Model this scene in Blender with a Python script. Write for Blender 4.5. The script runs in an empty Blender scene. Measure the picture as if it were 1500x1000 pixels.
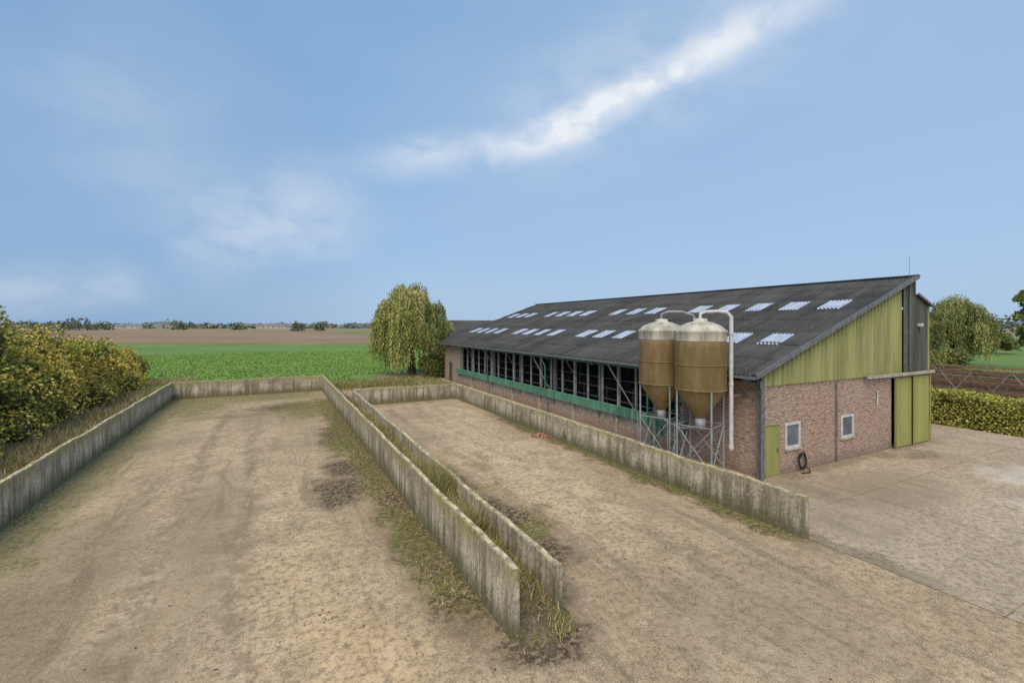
import bpy, math, random
import numpy as np
from mathutils import Vector, Matrix
random.seed(7); rng=np.random.default_rng(7)
sc=bpy.context.scene
CA,SA=0.888,0.4597
H=6.0; F=680.0
def P(x,y,z=0.0):
    d=F*(H-z)/(y-475.0); lat=(x-750)/F*d
    return (lat*CA+d*SA, -lat*SA+d*CA)
def PD(x,d):
    lat=(x-750)/F*d
    return (lat*CA+d*SA, -lat*SA+d*CA)
def DIR(x,y):
    lat=(x-750)/F; v=Vector((lat*CA+SA,-lat*SA+CA,(475-y)/F)); return v.normalized()

# ---------------- node helpers
class NT:
    def __init__(s,tree): s.t=tree; s.n=tree.nodes; s.l=tree.links
    def new(s,k,**kw):
        n=s.n.new(k)
        for a,b in kw.items(): setattr(n,a,b)
        return n
    def put(s,sock,v):
        if isinstance(v,bpy.types.NodeSocket): s.l.new(v,sock)
        elif isinstance(v,(int,float)):
            try: sock.default_value=v
            except: sock.default_value=(v,v,v)
        else:
            v=tuple(v)
            if len(v)==3 and len(sock.default_value)==4: v=v+(1,)
            sock.default_value=v
    def m(s,op,a,b=0.0,c=None,clamp=False):
        n=s.new('ShaderNodeMath',operation=op,use_clamp=clamp); s.put(n.inputs[0],a); s.put(n.inputs[1],b)
        if c is not None: s.put(n.inputs[2],c)
        return n.outputs[0]
    def mix(s,f,a,b,mode='MIX'):
        n=s.new('ShaderNodeMix',data_type='RGBA',blend_type=mode)
        s.put(n.inputs[0],f); s.put(n.inputs[6],a); s.put(n.inputs[7],b); return n.outputs[2]
    def noise(s,vec,scale,detail=4,rough=.55,dist=0.0):
        n=s.new('ShaderNodeTexNoise'); s.put(n.inputs['Vector'],vec); n.inputs['Scale'].default_value=scale
        n.inputs['Detail'].default_value=detail; n.inputs['Roughness'].default_value=rough; n.inputs['Distortion'].default_value=dist
        return n.outputs['Fac']
    def mr(s,v,a,b,c=0.0,d=1.0,smooth=True):
        n=s.new('ShaderNodeMapRange'); n.interpolation_type='SMOOTHSTEP' if smooth else 'LINEAR'
        s.put(n.inputs[0],v); s.put(n.inputs[1],a); s.put(n.inputs[2],b); s.put(n.inputs[3],c); s.put(n.inputs[4],d); return n.outputs[0]
    def scale(s,vec,sx,sy,sz):
        n=s.new('ShaderNodeVectorMath',operation='MULTIPLY'); s.put(n.inputs[0],vec); n.inputs[1].default_value=(sx,sy,sz); return n.outputs[0]
    def dot(s,vec,v):
        n=s.new('ShaderNodeVectorMath',operation='DOT_PRODUCT'); s.put(n.inputs[0],vec); n.inputs[1].default_value=tuple(v); return n.outputs['Value']
def newmat(name):
    m=bpy.data.materials.new(name); m.use_nodes=True; t=NT(m.node_tree)
    b=m.node_tree.nodes['Principled BSDF']; b.inputs['Roughness'].default_value=.85
    b.inputs['Specular IOR Level'].default_value=.25
    g=t.new('ShaderNodeNewGeometry'); pos=g.outputs['Position']
    return m,t,b,pos
def bump(t,b,h,strength=.4,dist=.02):
    n=t.new('ShaderNodeBump'); n.inputs['Strength'].default_value=strength; n.inputs['Distance'].default_value=dist
    t.put(n.inputs['Height'],h); t.l.new(n.outputs[0],b.inputs['Normal'])
def simple(name,c,var=.25,rough=.8,scale=3.0,metal=0.0,streak=False,spec=.25):
    m,t,b,pos=newmat(name)
    v=t.scale(pos,1,1,.15) if streak else pos
    n=t.noise(v,scale,4,.65)
    dark=tuple(x*(1-var) for x in c); lite=tuple(min(1,x*(1+var)) for x in c)
    col=t.mix(t.mr(n,.3,.7),dark,lite)
    t.put(b.inputs['Base Color'],col); b.inputs['Roughness'].default_value=rough; b.inputs['Metallic'].default_value=metal
    b.inputs['Specular IOR Level'].default_value=spec
    return m
def foliage_mat(name):
    m=bpy.data.materials.new(name); m.use_nodes=True; t=NT(m.node_tree)
    m.node_tree.nodes.remove(m.node_tree.nodes['Principled BSDF'])
    a=t.new('ShaderNodeAttribute',attribute_name='Col')
    df=t.new('ShaderNodeBsdfDiffuse'); t.l.new(a.outputs['Color'],df.inputs['Color'])
    t.l.new(df.outputs[0],m.node_tree.nodes['Material Output'].inputs['Surface'])
    return m
# ---------------- mesh helpers
def link(o,parent=None):
    sc.collection.objects.link(o)
    if parent: o.parent=parent
    return o
def empty(name):
    o=bpy.data.objects.new(name,None); o.empty_display_size=.3; return link(o)
class MB:
    def __init__(s): s.v=[]; s.f=[]; s.mi=[]; s.mats=[]; s.sm=[]
    def mat(s,m):
        if m not in s.mats: s.mats.append(m)
        return s.mats.index(m)
    def add(s,vs,fs,m,smooth=False):
        o=len(s.v); s.v+= [tuple(x) for x in vs]; i=s.mat(m)
        for f in fs: s.f.append(tuple(o+k for k in f)); s.mi.append(i); s.sm.append(smooth)
    def box(s,x0,x1,y0,y1,z0,z1,m):
        vs=[(x0,y0,z0),(x1,y0,z0),(x1,y1,z0),(x0,y1,z0),(x0,y0,z1),(x1,y0,z1),(x1,y1,z1),(x0,y1,z1)]
        s.add(vs,[(0,3,2,1),(4,5,6,7),(0,1,5,4),(1,2,6,5),(2,3,7,6),(3,0,4,7)],m)
    def beam(s,p0,p1,w,h,m):
        p0=Vector(p0);p1=Vector(p1);d=(p1-p0).normalized()
        up=Vector((0,0,1)) if abs(d.z)<.95 else Vector((1,0,0))
        a=d.cross(up).normalized()*w/2; b=a.cross(d).normalized()*h/2
        vs=[p0-a-b,p0+a-b,p0+a+b,p0-a+b,p1-a-b,p1+a-b,p1+a+b,p1-a+b]
        s.add(vs,[(0,1,2,3),(7,6,5,4),(0,4,5,1),(1,5,6,2),(2,6,7,3),(3,7,4,0)],m)
    def tube(s,pts,rs,m,seg=10,smooth=True,cap=True):
        pts=[Vector(p) for p in pts]
        if not isinstance(rs,(list,tuple)): rs=[rs]*len(pts)
        vs=[]; a=None
        for i,p in enumerate(pts):
            d=(pts[min(i+1,len(pts)-1)]-pts[max(i-1,0)]).normalized()
            if a is None:
                up=Vector((0,0,1)) if abs(d.z)<.9 else Vector((1,0,0)); a=d.cross(up).normalized()
            else: a=(a-d*a.dot(d)).normalized()
            b=d.cross(a)
            for k in range(seg):
                t=2*math.pi*k/seg; vs.append(p+(a*math.cos(t)+b*math.sin(t))*rs[i])
        fs=[]
        for i in range(len(pts)-1):
            for k in range(seg):
                k2=(k+1)%seg; fs.append((i*seg+k,i*seg+k2,(i+1)*seg+k2,(i+1)*seg+k))
        s.add(vs,fs,m,smooth)
        if cap:
            n=len(pts)-1
            s.add([vs[k] for k in range(seg)],[tuple(range(seg))],m); s.add([vs[n*seg+k] for k in range(seg)],[tuple(range(seg))],m)
    def lathe(s,cx,cy,prof,m,seg=48):
        vs=[];fs=[]
        for r,z in prof:
            for k in range(seg):
                t=2*math.pi*k/seg; vs.append((cx+r*math.cos(t),cy+r*math.sin(t),z))
        for i in range(len(prof)-1):
            for k in range(seg):
                k2=(k+1)%seg; fs.append((i*seg+k,i*seg+k2,(i+1)*seg+k2,(i+1)*seg+k))
        s.add(vs,fs,m,True)
    def build(s,name,parent=None,bevel=0):
        me=bpy.data.meshes.new(name); me.from_pydata(s.v,[],s.f)
        for m in s.mats: me.materials.append(m)
        me.polygons.foreach_set('material_index',s.mi); me.polygons.foreach_set('use_smooth',s.sm); me.update()
        o=bpy.data.objects.new(name,me); link(o,parent)
        if bevel:
            b=o.modifiers.new('b','BEVEL'); b.width=bevel; b.segments=2; b.limit_method='ANGLE'
        return o
def gridmesh(name,V,m,parent=None,smooth=True):
    n0,n1=V.shape[:2]
    idx=np.arange(n0*n1).reshape(n0,n1)
    q=np.stack([idx[:-1,:-1],idx[1:,:-1],idx[1:,1:],idx[:-1,1:]],-1).reshape(-1,4)
    return rawquads(name,V.reshape(-1,3),q,m,parent,smooth)
def rawquads(name,v,q,m,parent=None,smooth=False,col=None):
    me=bpy.data.meshes.new(name); me.vertices.add(len(v)); me.vertices.foreach_set('co',np.asarray(v,dtype=np.float32).ravel())
    me.loops.add(q.size); me.loops.foreach_set('vertex_index',q.astype(np.int32).ravel())
    me.polygons.add(len(q)); me.polygons.foreach_set('loop_start',np.arange(0,q.size,4,dtype=np.int32)); me.polygons.foreach_set('loop_total',np.full(len(q),4,dtype=np.int32))
    me.polygons.foreach_set('use_smooth',np.full(len(q),smooth))
    me.update(calc_edges=True)
    if col is not None:
        a=me.color_attributes.new('Col','FLOAT_COLOR','POINT'); c=np.ones((len(v),4),dtype=np.float32); c[:,:3]=col; a.data.foreach_set('color',c.ravel())
    me.materials.append(m); o=bpy.data.objects.new(name,me); return link(o,parent)
def unit(a): return a/np.maximum(np.linalg.norm(a,axis=-1,keepdims=True),1e-6)
def leaves(name,C,size,col,m,parent=None,aspect=.6,axis=None,jit=1.0):
    n=len(C); a=unit(rng.normal(size=(n,3))) if axis is None else unit(axis+rng.normal(size=(n,3))*jit)
    b=unit(np.cross(a,rng.normal(size=(n,3))))
    s=(np.asarray(size)*np.ones(n))[:,None]
    A=a*s*.5; B=b*s*.5*aspect
    V=np.stack([C-A,C+B*1.0,C+A,C-B],1).reshape(-1,3)
    q=np.arange(n*4).reshape(n,4)
    return rawquads(name,V,q,m,parent,False,np.repeat(col,4,axis=0))
def blades(name,B,h,w,col,m,parent=None,lean=.35):
    n=len(B); h=(h*np.ones(n))[:,None]; w=(w*np.ones(n))[:,None]
    th=rng.uniform(0,2*np.pi,n); wd=np.stack([np.cos(th),np.sin(th),0*th],1)*w*.5
    ln=rng.normal(size=(n,3))*lean; ln[:,2]=1; T=B+unit(ln)*h
    V=np.stack([B-wd,B+wd,T+wd*.15,T-wd*.15],1).reshape(-1,3)
    return rawquads(name,V,np.arange(n*4).reshape(n,4),m,parent,False,np.repeat(col,4,axis=0))
def pick(cols,n,var=.25,w=None):
    cols=np.array(cols); i=rng.choice(len(cols),n,p=w); return cols[i]*rng.uniform(1-var,1+var,(n,1))

# ---------------- camera
cam=bpy.data.cameras.new('camera'); co=bpy.data.objects.new('camera',cam); link(co); sc.camera=co
cam.lens=36*F/1500; cam.sensor_width=36; cam.shift_y=-25/1500; cam.clip_end=9000; cam.clip_start=.1
co.location=(0,0,H); co.rotation_euler=(math.radians(90),0,-math.atan2(SA,CA))
# ---------------- light
SE,SAZ=math.radians(50),math.radians(222)
sd=Vector((math.sin(SAZ)*math.cos(SE),math.cos(SAZ)*math.cos(SE),math.sin(SE)))
sun=bpy.data.lights.new('sun','SUN'); sun.energy=2.7; sun.angle=math.radians(45); sun.color=(1,.88,.72)
so=bpy.data.objects.new('sun',sun); link(so); so.rotation_euler=sd.to_track_quat('Z','Y').to_euler(); so.location=(0,0,50)
w=bpy.data.worlds.new('World'); sc.world=w; w.use_nodes=True; t=NT(w.node_tree)
bg=w.node_tree.nodes['Background']
sky=t.new('ShaderNodeTexSky',sky_type='NISHITA'); sky.sun_disc=False; sky.sun_elevation=SE; sky.sun_rotation=SAZ; sky.air_density=1.2; sky.dust_density=1.5
tc=t.new('ShaderNodeTexCoord').outputs['Generated']
nv=t.new('ShaderNodeVectorMath',operation='NORMALIZE'); t.put(nv.inputs[0],tc); d=nv.outputs[0]
sep=t.new('ShaderNodeSeparateXYZ'); t.put(sep.inputs[0],d); z=sep.outputs[2]
K=10.0
def kc(c): return tuple(x*K for x in c)
g=t.mix(t.mr(z,0.0,.14,smooth=False),kc((.43,.59,.80)),kc((.335,.53,.81)))
g=t.mix(t.mr(z,.14,.55,smooth=False),g,kc((.25,.44,.71)))
side=t.dot(d,DIR(1500,300)-DIR(0,300)); g=t.mix(t.m('MULTIPLY',t.mr(side,-.5,1.0),.6),g,kc((.42,.59,.84)))
dl=t.dot(d,DIR(60,310)); g=t.mix(t.mr(dl,.84,1.0,0,.65),g,kc((.20,.37,.63)))
hz=t.noise(t.scale(d,1,1,2.2),1.6,2,.5); g=t.mix(t.mr(hz,.4,.75,0,.35),g,kc((.42,.58,.79)))
g=t.mix(.12,g,sky.outputs[0])
n1=t.noise(t.scale(d,1,1,1.6),4.5,4,.5,.3); n2=t.noise(t.scale(d,1,1,1.8),9.0,4,.55,.3)
n1c=t.m('SUBTRACT',n1,.5)
def streak(a,b,wd,amp,pw,cur,lo=.25):
    a=DIR(*a); b=DIR(*b); n=a.cross(b).normalized(); tt=(b-a).normalized()
    ta,tb=tt.dot(a),tt.dot(b)
    dd=t.m('ADD',t.dot(d,n),t.m('MULTIPLY',n1c,amp)); ad=t.m('ABSOLUTE',dd)
    e=t.mr(ad,0,wd,1,0); al=t.m('ADD',t.dot(d,tt),t.m('MULTIPLY',n1c,.2))
    L=tb-ta
    wn=t.m('MULTIPLY',t.mr(al,ta-.04,ta+L*.35,0,1),t.mr(al,tb-L*.35,tb+.04,1,0))
    wn=t.m('MULTIPLY',wn,t.m('GREATER_THAN',t.dot(d,(a+b)),0.3))
    v=t.m('MULTIPLY',t.m('MULTIPLY',e,wn),pw)
    v=t.m('MULTIPLY',v,t.mr(n2,.28,.62,lo,1.0))
    return v if cur is None else t.m('ADD',cur,v)
c=streak((540,250),(860,185),.06,.07,.48,None)
c=streak((750,215),(980,110),.055,.06,.70,c,.5)
c=streak((800,195),(1290,-40),.055,.07,.62,c,.4)
c=streak((640,240),(1400,-70),.17,.15,.30,c)
c=streak((230,370),(560,300),.12,.2,.34,c)
c=streak((-80,450),(175,400),.055,.1,.28,c)
c=streak((40,20),(330,330),.15,.2,.14,c)
g=t.mix(t.m('MINIMUM',c,.95),g,kc((.85,.885,.935)))
t.put(bg.inputs['Color'],g); bg.inputs['Strength'].default_value=.1
w.cycles.sampling_method='MANUAL'; w.cycles.sample_map_resolution=256
sc.view_settings.view_transform='Standard'; sc.view_settings.look='None'; sc.view_settings.exposure=0

# ---------------- ground materials
def concrete_yard_mat(name,bunker):
    m,t,b,pos=newmat(name)
    s=t.new('ShaderNodeSeparateXYZ'); t.put(s.inputs[0],pos); X,Y=s.outputs[0],s.outputs[1]
    nb=t.noise(pos,.16,3,.6,.6); nm=t.noise(pos,.9,6,.70,.3); nf=t.noise(pos,6,5,.78); nff=t.noise(pos,40,1,.7); ns=t.noise(pos,1.7,6,.76,.2)
    if bunker: base=((.49,.345,.205),(.70,.52,.335),(.73,.51,.275))
    else: base=((.52,.395,.27),(.66,.52,.37),(.70,.545,.38))
    col=t.mix(t.mr(nb,.32,.66),base[0],base[1])
    col=t.mix(t.mr(t.m('ADD',t.m('MULTIPLY',nb,.5),t.m('MULTIPLY',ns,.5)),.48,.60,0,.6),col,base[2])
    col=t.mix(t.mr(nm,.40,.64,0,.6),col,(.40,.285,.17) if bunker else (.46,.36,.255))
    col=t.mix(t.mr(ns,.51,.58,0,.38),col,(.32,.23,.14) if bunker else (.40,.315,.225)); col=t.mix(t.mr(ns,.42,.35,0,.4),col,(.80,.64,.43))
    st=t.noise(t.scale(pos,1.0,.16,1),1.1,5,.72,.8)
    col=t.mix(t.mr(st,.51,.66,0,.58),col,(.24,.175,.105) if bunker else (.37,.30,.215))
    col=t.mix(t.mr(nf,.38,.56,.58,0),col,(.18,.125,.07))
    col=t.mix(t.mr(nff,.56,.68,0,.32),col,(.82,.70,.52)); col=t.mix(t.mr(nff,.34,.46,.45,0),col,(.15,.105,.06))
    edge=t.m('MULTIPLY',t.m('SUBTRACT',nm,.5),3.4)
    fine=t.mr(nf,.40,.56)
    def band(ax,c,w0,w1,y0=None,y1=None,oth=None):
        dd=t.m('ADD',t.m('ABSOLUTE',t.m('SUBTRACT',ax,c)),edge)
        v=t.mr(dd,w0,w1,1,0)
        if y0 is not None:
            v=t.m('MULTIPLY',v,t.m('MULTIPLY',t.mr(oth,y0-1,y0+1.5,0,1),t.mr(oth,y1-2,y1+2,1,0)))
        return v
    def blob(cx,cy,rx,ry):
        a=t.m('POWER',t.m('DIVIDE',t.m('SUBTRACT',X,cx),rx),2); c2=t.m('POWER',t.m('DIVIDE',t.m('SUBTRACT',Y,cy),ry),2)
        r=t.m('ADD',t.m('SQRT',t.m('ADD',a,c2)),t.m('MULTIPLY',edge,.7)); return t.mr(r,.45,1.15,1,0)
    if bunker:
        dirt=(.07,.048,.03); moss=(.14,.145,.03)
        for a,k,cc in [((-4.4,14,1.5,7),.75,(.19,.15,.09)),((-1.5,16,1.2,7),.55,(.24,.18,.11)),((-2.6,9.5,1.2,2.5),.6,(.22,.165,.10)),((.5,12,1.3,3),.35,(.76,.52,.27)),((1.4,8.5,1.5,2.2),.5,(.74,.50,.25)),((8.5,14,2.2,6),.4,(.74,.53,.31)),((10,24,2.4,8),.4,(.74,.54,.34)),((9,6,3,2.5),.4,(.35,.26,.165)),((11.5,11,1.2,4),.45,(.33,.25,.155)),((1.5,30,1.4,7),.45,(.26,.20,.12)),((-4.8,30,1.5,8),.45,(.28,.22,.13)),((7.0,24,1,6),.35,(.32,.25,.16))]:
            col=t.mix(t.m('MULTIPLY',blob(*a),t.m('MULTIPLY',t.mr(nf,.38,.6),k)),col,cc)
        D=band(X,4.1,.7,1.5,8.0,40,Y)
        for a in [(2.3,17.8,1.2,2.2),(2.6,20.5,.9,1.8),(6.2,13.2,1.7,2.6),(5.9,17,1.1,3.2),(6.4,10.6,1.2,1.2),(3.2,26,1.2,4),(1.0,37.5,2.5,2.0),(4.6,7.6,1.2,.9)]: D=t.m('MAXIMUM',D,blob(*a))
        D=t.m('MAXIMUM',D,band(X,13.3,.4,1.1,7.2,28,Y))
        D=t.m('MAXIMUM',D,band(X,5.3,.4,1.1,8,34,Y))
        D=t.m('MULTIPLY',D,t.mr(nf,.40,.55,.12,1))
        col=t.mix(t.m('MULTIPLY',D,.93),col,dirt)
        M=t.m('MULTIPLY',band(X,3.6,.3,1.2,9,40,Y),t.mr(nm,.40,.56))
        M=t.m('MAXIMUM',M,band(X,13.3,.25,.85,7.6,26,Y))
        M=t.m('MAXIMUM',M,band(Y,44.5,1.8,5.2,-7,3.5,X)); M=t.m('MAXIMUM',M,t.m('MULTIPLY',band(X,-7.0,.8,2.0),.85))
        M=t.m('MAXIMUM',M,t.m('MULTIPLY',band(Y,35.2,.2,1.0),.6))
        for a in [(2.4,36.5,2.4,5.0),(-4.8,40.5,2.6,5.4),(6.7,11.7,.7,.8),(3.4,13.2,.7,2.0),(3.1,24,1.0,2.8)]: M=t.m('MAXIMUM',M,blob(*a))
        M=t.m('MULTIPLY',M,t.mr(nf,.42,.54,.05,1)); col=t.mix(t.m('MULTIPLY',M,.9),col,moss)
        for xc in (-2.6,-.7,7.6,9.4):
            wob=t.m('MULTIPLY',t.m('SUBTRACT',t.noise(t.scale(pos,0,.06,0),1.0,2),.5),3.0)
            q=t.m('ABSOLUTE',t.m('SUBTRACT',t.m('ADD',X,wob),xc)); tr=t.m('MULTIPLY',t.mr(q,.1,.45,1,0),t.mr(ns,.42,.56,.0,.5 if xc<3 else .3))
            col=t.mix(tr,col,(.25,.185,.12))
    else:
        D=band(Y,11.3,.05,.7,17,31,X); D=t.m('MAXIMUM',D,blob(26.6,10.3,1.5,.8)); D=t.m('MAXIMUM',D,t.m('MULTIPLY',band(X,17.2,.3,1.2,8,11.5,Y),.8)); D=t.m('MAXIMUM',D,band(X,13.5,.05,.50,5,40,Y)); D=t.m('MAXIMUM',D,t.m('MULTIPLY',blob(20,8.8,3.5,2),.55)); D=t.m('MAXIMUM',D,t.m('MULTIPLY',blob(15.5,8.5,1.8,2.5),.5))
        D=t.m('MULTIPLY',D,fine); col=t.mix(t.m('MULTIPLY',D,.75),col,(.13,.10,.06))
        W=t.m('MAXIMUM',blob(26.5,6.8,2.2,1.6),blob(23,5.2,1.7,1.2)); col=t.mix(t.m('MULTIPLY',W,.38),col,(.74,.68,.60))
        for ax,c0 in ((X,18.4),(X,23.5),(X,28.6),(Y,3.8),(Y,8.9),(Y,-1.3)):
            q=t.m('ABSOLUTE',t.m('SUBTRACT',ax,c0)); col=t.mix(t.m('MULTIPLY',t.mr(q,.008,.028,1,0),t.mr(nm,.35,.6,.25,.75)),col,(.18,.14,.10))
    t.put(b.inputs['Base Color'],col); b.inputs['Roughness'].default_value=.95; b.inputs['Specular IOR Level'].default_value=.08
    bump(t,b,t.m('ADD',t.m('MULTIPLY',ns,.6),t.m('MULTIPLY',nf,.4)),.65,.06)
    return m
def earth_mat(name,c1,c2,c3,sc1=.5,bs=.5):
    m,t,b,pos=newmat(name)
    a=t.noise(pos,sc1,5,.65); f=t.noise(pos,sc1*14,4,.75)
    col=t.mix(t.mr(a,.35,.65),c1,c2); col=t.mix(t.mr(f,.4,.65),col,c3)
    t.put(b.inputs['Base Color'],col); bump(t,b,f,bs,.08); return m
M_ground=earth_mat('dry_grass_ground',(.18,.16,.055),(.32,.245,.13),(.35,.275,.16),.4)
M_soil=earth_mat('soil',(.16,.12,.07),(.30,.22,.135),(.10,.075,.045),1.5)
def crop_mat():
    m,t,b,pos=newmat('crop_field')
    a=t.noise(pos,.05,4,.6); f=t.noise(pos,2.2,5,.75); r=t.noise(t.scale(pos,1.0,.04,1),1.2,3,.5)
    col=t.mix(t.mr(a,.35,.65),(.15,.245,.045),(.20,.30,.07)); col=t.mix(t.mr(f,.4,.62,0,.6),col,(.09,.15,.032)); col=t.mix(t.mr(r,.55,.7,0,.3),col,(.22,.28,.09))
    s=t.new('ShaderNodeSeparateXYZ'); t.put(s.inputs[0],pos)
    u=t.m('ADD',t.m('MULTIPLY',s.outputs[0],.35),s.outputs[1])
    for c0 in (66,68.2,92,94.2): col=t.mix(t.mr(t.m('ABSOLUTE',t.m('SUBTRACT',u,c0)),.15,.5,.6,0),col,(.06,.085,.025))
    t.put(b.inputs['Base Color'],col); bump(t,b,f,.5,.15); return m
def plough_mat():
    m,t,b,pos=newmat('ploughed_field')
    a=t.noise(pos,.012,5,.6); f=t.noise(t.scale(pos,.15,1,1),.12,5,.7)
    col=t.mix(t.mr(a,.35,.65),(.30,.185,.10),(.37,.24,.14)); col=t.mix(t.mr(f,.4,.65,0,.5),col,(.21,.13,.07))
    t.put(b.inputs['Base Color'],col); return m
def poly(name,pts,z,m):
    me=bpy.data.meshes.new(name); me.from_pydata([(x,y,z) for x,y in pts],[],[tuple(range(len(pts)))]); me.materials.append(m); me.update()
    if me.polygons[0].normal.z<0: me.flip_normals()
    o=bpy.data.objects.new(name,me); return link(o)
poly('ground',[(-4500,-4500),(4500,-4500),(4500,4500),(-4500,4500)],0,M_ground)
MC=crop_mat(); MP=plough_mat()
poly('crop_field',[(-9,46.3),(8.5,46.3),(11.5,57),(34,60),(44,34),(60,-20),PD(2900,146),PD(1500,150),PD(700,146),PD(-1200,142),(-70,40),(-22,62),(-10,61)],.006,MC)
poly('ploughed_field',[PD(-1600,143),PD(760,146.5),PD(760,420),PD(-1600,470)],.012,MP)
poly('far_meadow',[PD(480,300),PD(760,290),PD(760,390),PD(510,380)],.03,MC)
poly('far_field',[PD(-1600,475),PD(2900,430),PD(2900,2600),PD(-1600,2600)],.02,earth_mat('far_field_mat',(.29,.24,.13),(.35,.26,.16),(.21,.20,.10),.004))
poly('concrete_bunker_floor',[(-7.2,-14),(13.33,-14),(13.33,45.3),(-7.2,45.3)],.008,concrete_yard_mat('bunker_concrete',True))
poly('concrete_yard',[(13.37,-14),(35.4,-14),(35.4,50),(13.37,50)],.010,concrete_yard_mat('yard_concrete',False))

# ---------------- bunker walls
def wall_mat():
    m,t,b,pos=newmat('weathered_wall_concrete')
    s=t.new('ShaderNodeSeparateXYZ'); t.put(s.inputs[0],pos); Z=s.outputs[2]
    n=t.noise(pos,.8,5,.68); st=t.noise(t.scale(pos,1,1,.10),3.6,5,.72); f=t.noise(pos,12,4,.72)
    col=t.mix(t.mr(n,.34,.62),(.36,.295,.205),(.66,.575,.44))
    col=t.mix(t.mr(st,.45,.60,0,.75),col,(.19,.155,.10))
    col=t.mix(t.mr(t.m('ADD',Z,t.m('MULTIPLY',st,-1.1)),-.5,.22,.9,0),col,(.14,.13,.055))
    col=t.mix(t.m('MULTIPLY',t.mr(t.m('ADD',Z,t.m('MULTIPLY',f,.3)),.95,1.45),t.mr(n,.40,.56)),col,(.34,.30,.11))
    col=t.mix(t.mr(f,.36,.5,.6,0),col,(.13,.105,.07)); col=t.mix(t.mr(f,.58,.70,0,.55),col,(.76,.70,.57))
    sm=t.m('ADD',s.outputs[0],s.outputs[1]); fr=t.m('ABSOLUTE',t.m('SUBTRACT',t.m('FRACT',t.m('DIVIDE',sm,3.05)),.5))
    col=t.mix(t.mr(fr,.0,.006,.7,0),col,(.12,.10,.07))
    t.put(b.inputs['Base Color'],col); bump(t,b,f,.6,.03); return m
MW=wall_mat()
M_wtop=simple('wall_top_lichen',(.50,.42,.25),.55,.95,5)
def wall(name,p0,p1,h,th,h1=None):
    p0=np.array(p0,float);p1=np.array(p1,float);L=np.linalg.norm(p1-p0);d=(p1-p0)/L;n=np.array([-d[1],d[0]])
    N=max(2,int(L/.35)); h1=h if h1 is None else h1
    vs=[];fs=[]
    mb=MB()
    for i in range(N+1):
        s=i/N; c=p0+d*L*s; hh=h+(h1-h)*s+random.uniform(-.022,.018)+.018*math.sin(i*.37)
        o=random.uniform(-.006,.006)
        for a,zz in ((-1.25,-.05),(-1,hh-.03),(-.75,hh),(.75,hh),(1,hh-.03),(1.25,-.05)):
            q=c+n*(th/2*a+o); vs.append((q[0],q[1],zz))
    for i in range(N):
        for k in range(5):
            a=i*6+k; fs.append((a,a+1,a+7,a+6))
    side=[f for j,f in enumerate(fs) if j%5!=2]; top=[f for j,f in enumerate(fs) if j%5==2]
    fs=side; fs.append((0,1,2,3,4,5)); fs.append(tuple(N*6+k for k in (5,4,3,2,1,0)))
    mb.v=list(map(tuple,vs)); mb.mat(MW); mb.mat(M_wtop)
    for f in fs: mb.f.append(f); mb.mi.append(0); mb.sm.append(False)
    for f in top: mb.f.append(f); mb.mi.append(1); mb.sm.append(False)
    return mb.build(name)
wall('concrete_silage_wall',(-7.1,4),(-7.1,45.25),1.38,.17)
wall('concrete_silage_wall',(-7.0,45.33),(4.05,45.33),1.38,.16)
wall('concrete_silage_wall',(4.12,7.8),(4.12,45.25),1.38,.15)
wall('concrete_silage_wall',(5.3,8.1),(5.3,35.5),1.02,.15,1.18)
wall('concrete_silage_wall',(5.4,35.6),(13.2,35.6),1.2,.16)
wall('concrete_silage_wall',(13.32,7.75),(13.32,35.5),1.18,.17)

# soil strip between the walls
def soilz(x,y): return .02+.60*np.clip((y-7.6)/4.2,0,1)**.8*(.88+.12*np.sin(y*1.3+x*3))
xs=np.linspace(4.2,5.22,9); ys=np.linspace(7.5,45,230)
V=np.zeros((len(xs),len(ys),3))
for i,x in enumerate(xs):
    for j,y in enumerate(ys): V[i,j]=(x,y,float(soilz(x,y))*(1 if y<36 else .7)+rng.uniform(0,.04))
gridmesh('soil_strip',V,M_soil)
xs=np.linspace(3.5,5.9,40); ys=np.linspace(6.9,8.6,30); V=np.zeros((40,30,3))
for i,x in enumerate(xs):
    for j,y in enumerate(ys):
        th=math.atan2(y-8,x-4.65); k=1+.22*math.sin(3*th+1)+.15*math.sin(7*th)+.1*math.sin(11*th+2)
        r=(((x-4.65)/.72)**2+((y-8.05)/.75)**2)/k**2; V[i,j]=(x,y,-.03+.16*max(0,1-r)+(rng.uniform(0,.04) if r<1 else 0))
gridmesh('soil_heap',V,M_soil)

# ---------------- vegetation
MF=foliage_mat('leaf_foliage')
M_bark=simple('bark',(.12,.09,.06),.4,.95,8,streak=True)
M_core=simple('inner_foliage_shadow',(.08,.075,.025),.4,1,3)  # dark colour standing in for the shade deep inside the foliage
def field_blades(name,n,fx,fy,h,cols,wd=.02,z=.02,hvar=.5,keep=None,lean=.35):
    B=np.stack([rng.uniform(*fx,n),rng.uniform(*fy,n),np.full(n,0.0)],1)
    B[:,2]=z(B[:,0],B[:,1]) if callable(z) else z
    if keep is not None: B=B[keep(B)]
    n=len(B); return blades(name,B,h*rng.uniform(1-hvar,1+hvar,n),wd*rng.uniform(.6,1.4,n),pick(cols,n),MF,lean=lean)
dry=[(.50,.39,.20),(.40,.32,.14),(.25,.24,.08),(.30,.22,.11),(.58,.48,.28)]
grn=[(.19,.24,.06),(.25,.28,.07),(.14,.18,.05),(.33,.30,.10)]
clN=lambda B,f,th: (np.sin(B[:,0]*f)+np.sin(B[:,1]*f*.83+1)+np.sin((B[:,0]+B[:,1])*f*.47)+rng.normal(size=len(B))*.5)>th
field_blades('weeds',12000,(4.22,5.2),(8.2,36),.20,dry+dry+grn,.024,soilz,.7,lambda B:clN(B,1.7,-.5),.7)
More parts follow.
